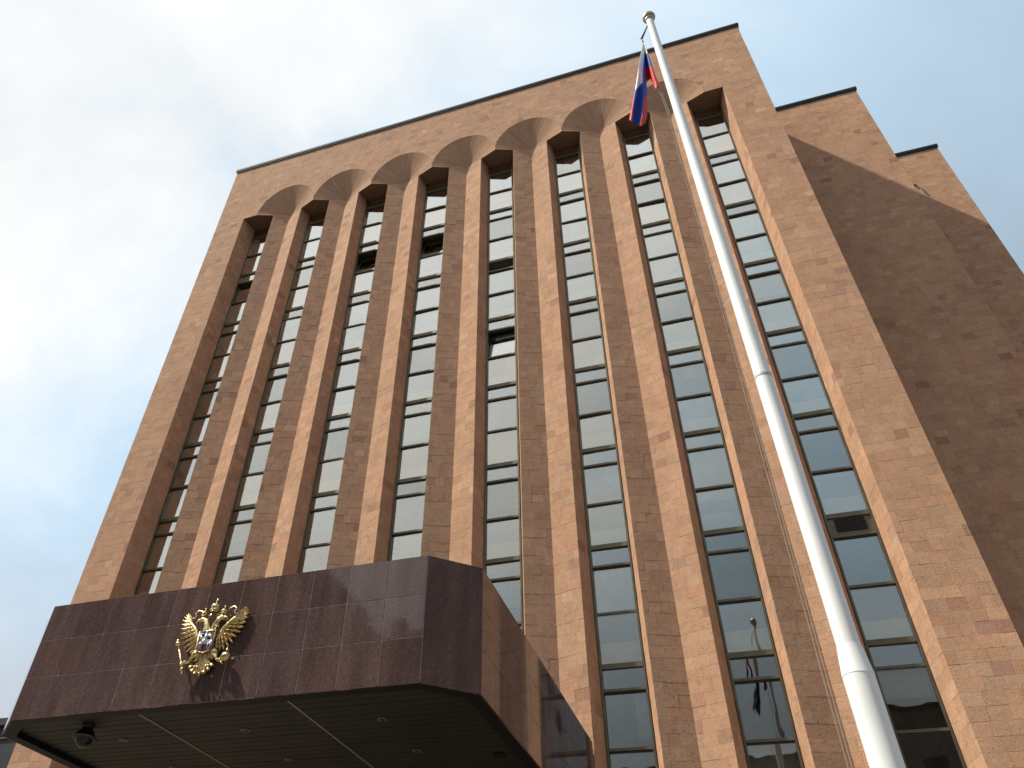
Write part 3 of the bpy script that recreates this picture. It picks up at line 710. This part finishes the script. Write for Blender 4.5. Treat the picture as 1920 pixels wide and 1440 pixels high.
def colmain(x_, y_):
    wl = 950-(x_-190)*1.05 if x_ < 268 else 740-(x_-268)*9
    if y_ < wl and x_ < 290: return 0
    redl = edge([(183, 930), (150, 1290)], y_)
    if y_ > 930 and x_ < redl-0: return 2
    redr = edge([(312, 1020), (280, 1060), (272, 1200), (240, 1320), (215, 1370)], y_)
    if y_ > 1020 and x_ > redr: return 2
    return 1
rows_ = [[mainp(q/nu, k/nv) for q in range(nu+1)] for k in range(nv+1)]
i_ = 0
for k in range(nv):
    for q in range(nu):
        c4 = [rows_[k][q], rows_[k][q+1], rows_[k+1][q+1], rows_[k+1][q]]; mx_, my_ = sum(c[0] for c in c4)/4, sum(c[1] for c in c4)/4
        mb.face([fl(*c) for c in c4], mi=colmain(mx_, my_))
LE2 = [(284, 425), (290, 540), (296, 690), (304, 860)]; RE2 = [(292, 425), (330, 540), (382, 690), (432, 830), (458, 880)]
def bot2(u): return 880-60*math.sin(min(1, u*1.7)*math.pi*.5)+ (125*max(0, u-.42)/.3 if u < .72 else 125-35*(u-.72)/.28)
def sec(u, t_):
    y_ = 425+(bot2(u)-425)*t_; xl, xr_ = edge(LE2, y_), edge(RE2, y_); return xl+(xr_-xl)*u, y_, (.14*math.sin(u*math.pi*1.9)+.02)*t_+.05*t_
rows_ = [[sec(q/26, k/44) for q in range(27)] for k in range(45)]
for k in range(44):
    for q in range(26):
        c4 = [rows_[k][q], rows_[k][q+1], rows_[k+1][q+1], rows_[k+1][q]]; my_ = sum(c[1] for c in c4)/4; mx_ = sum(c[0] for c in c4)/4
        ty = my_-(mx_-290)*.25
        mb.face([fl(*c) for c in c4], mi=0 if ty < 535 else 1 if ty < 675 else 2)
flag = mb.build('flag', ['flag_white', 'flag_blue', 'flag_red'], None, True, weld=True)
sm = flag.modifiers.new('thick', 'SOLIDIFY'); sm.thickness = .004
flag['label'] = 'limp white blue and red striped flag hanging folded from the pole top'; flag['category'] = 'flag'

# ------------------------------------------------------------------ small fixtures on the walls
lb = empty('wall_lamp', 'small dark twin fitting high on the side wall of the stone building', 'wall fitting', (XL, .35, Z(-3.25)))
mb = MB(); mb.box((-.16, -.04, -.03), (0, .04, .03)); mb.build('bracket', 'camera_black', lb)
for dz in (-.12, .1): mb = MB(); mb.tube([(-.2, 0, dz-.06), (-.15, 0, dz+.05)], [.06, .035], 10); mb.build('head', 'camera_black', lb, recalc=True)
vs = empty('drain_spout', 'small dark spout on the farther windowless wing wall', 'spout', (30.52, D2-.01, Z(1.85)))
mb = MB(); mb.tube([(0, .02, .27), (.0, -.10, .22), (.02, -.13, -.25)], [.03, .034, .025], 8); mb.build('pipe', 'trim_dark', vs, recalc=True); mb = MB(); mb.box((-.06, -.02, .20), (.06, .012, .34)); mb.build('plate', 'trim_dark', vs)

# ------------------------------------------------------------------ dark neighbour beside the building
nb = empty('dark_neighbour_building', 'low dark grey clad building standing beside the tall stone building', 'building', (-16, 16, 0))
mb = MB(); mb.box((-14, -6, 0), (10, 8, 13.3)); mb.build('wall', 'dark_cladding', nb)
mb = MB(); mb.box((-14.2, -6.2, 13.304), (10.2, 8.2, 13.62)); mb.build('roof_edge', 'dark_cladding', nb)
for z_ in (12.75, 11.2, 8.4, 5.6):
    mb = MB(); mb.box((-14.05, -6.06, z_), (10.05, -6.003, z_+.07)); mb.build('seam_strip', 'dark_seam', nb)
for q in range(9):
    for z_ in (9.0, 6.2):
        mb = MB(); mb.box((-13+q*2.5, -6.05, z_), (-11.6+q*2.5, -6.004, z_+1.6)); mb.build('window', 'opp_glass', nb)

# ------------------------------------------------------------------ stepped block across the street, mirrored in the granite
ob = empty('stepped_apartment_block', 'stepped brown apartment block across the street mirrored in the polished canopy', 'building', (0, -60, 0))
blocks = [(-75, -19, 40), (-19, -16.6, 36.5), (-16.6, -15, 34.2), (-15, -13.6, 32), (-13.6, -7, 31), (-7, 60, 25.4)]
for x0, x1, h in blocks:
    mb = MB(); mb.box((x0+.01, -14, 0), (x1-.01, 0, h)); w = mb.build('wall', 'opp_wall', ob)
    mb = MB(); mb.box((x0+.02, -14, h+.004), (x1-.02, .15, h+.35)); mb.build('roof_edge', 'opp_roof', ob)
win_me = boxmesh('window', (-.7, -.04, -.8), (.7, .06, .8), 'opp_glass')
for x0, x1, h in blocks:
    nx = int((x1-x0)//3.4)
    for q in range(nx):
        for f_ in range(int((h-2)//3.2)): inst('window', win_me, ob, (x0+(x1-x0)*(q+.5)/nx, .02, 3+3.2*f_))
mb = MB(); mb.box((-10.9, -3, 31.36), (-9.6, -1.4, 33.4)); mb.build('chimney', 'opp_roof', ob)

rb = empty('reflection_blocker', 'tall plain brown block added out of view to darken the reflection in the canopy corner slab', 'building', (72, -36, 0))  # unseen block, added only to darken what the corner slab mirrors
mb = MB(); mb.box((-8, -24, 0), (12, 18, 46)); mb.build('wall', 'blocker_wall', rb); mb = MB(); mb.box((-8.2, -24.2, 46.004), (12.2, 18.2, 46.5)); mb.build('roof_edge', 'opp_roof', rb)
win_me2 = boxmesh('window', (-.06, -.7, -.8), (.04, .7, .8), 'opp_roof')
for q in range(12):
    for f_ in range(13): inst('window', win_me2, rb, (-8.02, -22+q*3.4, 3+3.2*f_))

SC.render.engine = 'CYCLES'
SC.cycles.max_bounces = 8; SC.cycles.transparent_max_bounces = 12; SC.cycles.glossy_bounces = 5
SC.cycles.sample_clamp_indirect = 8
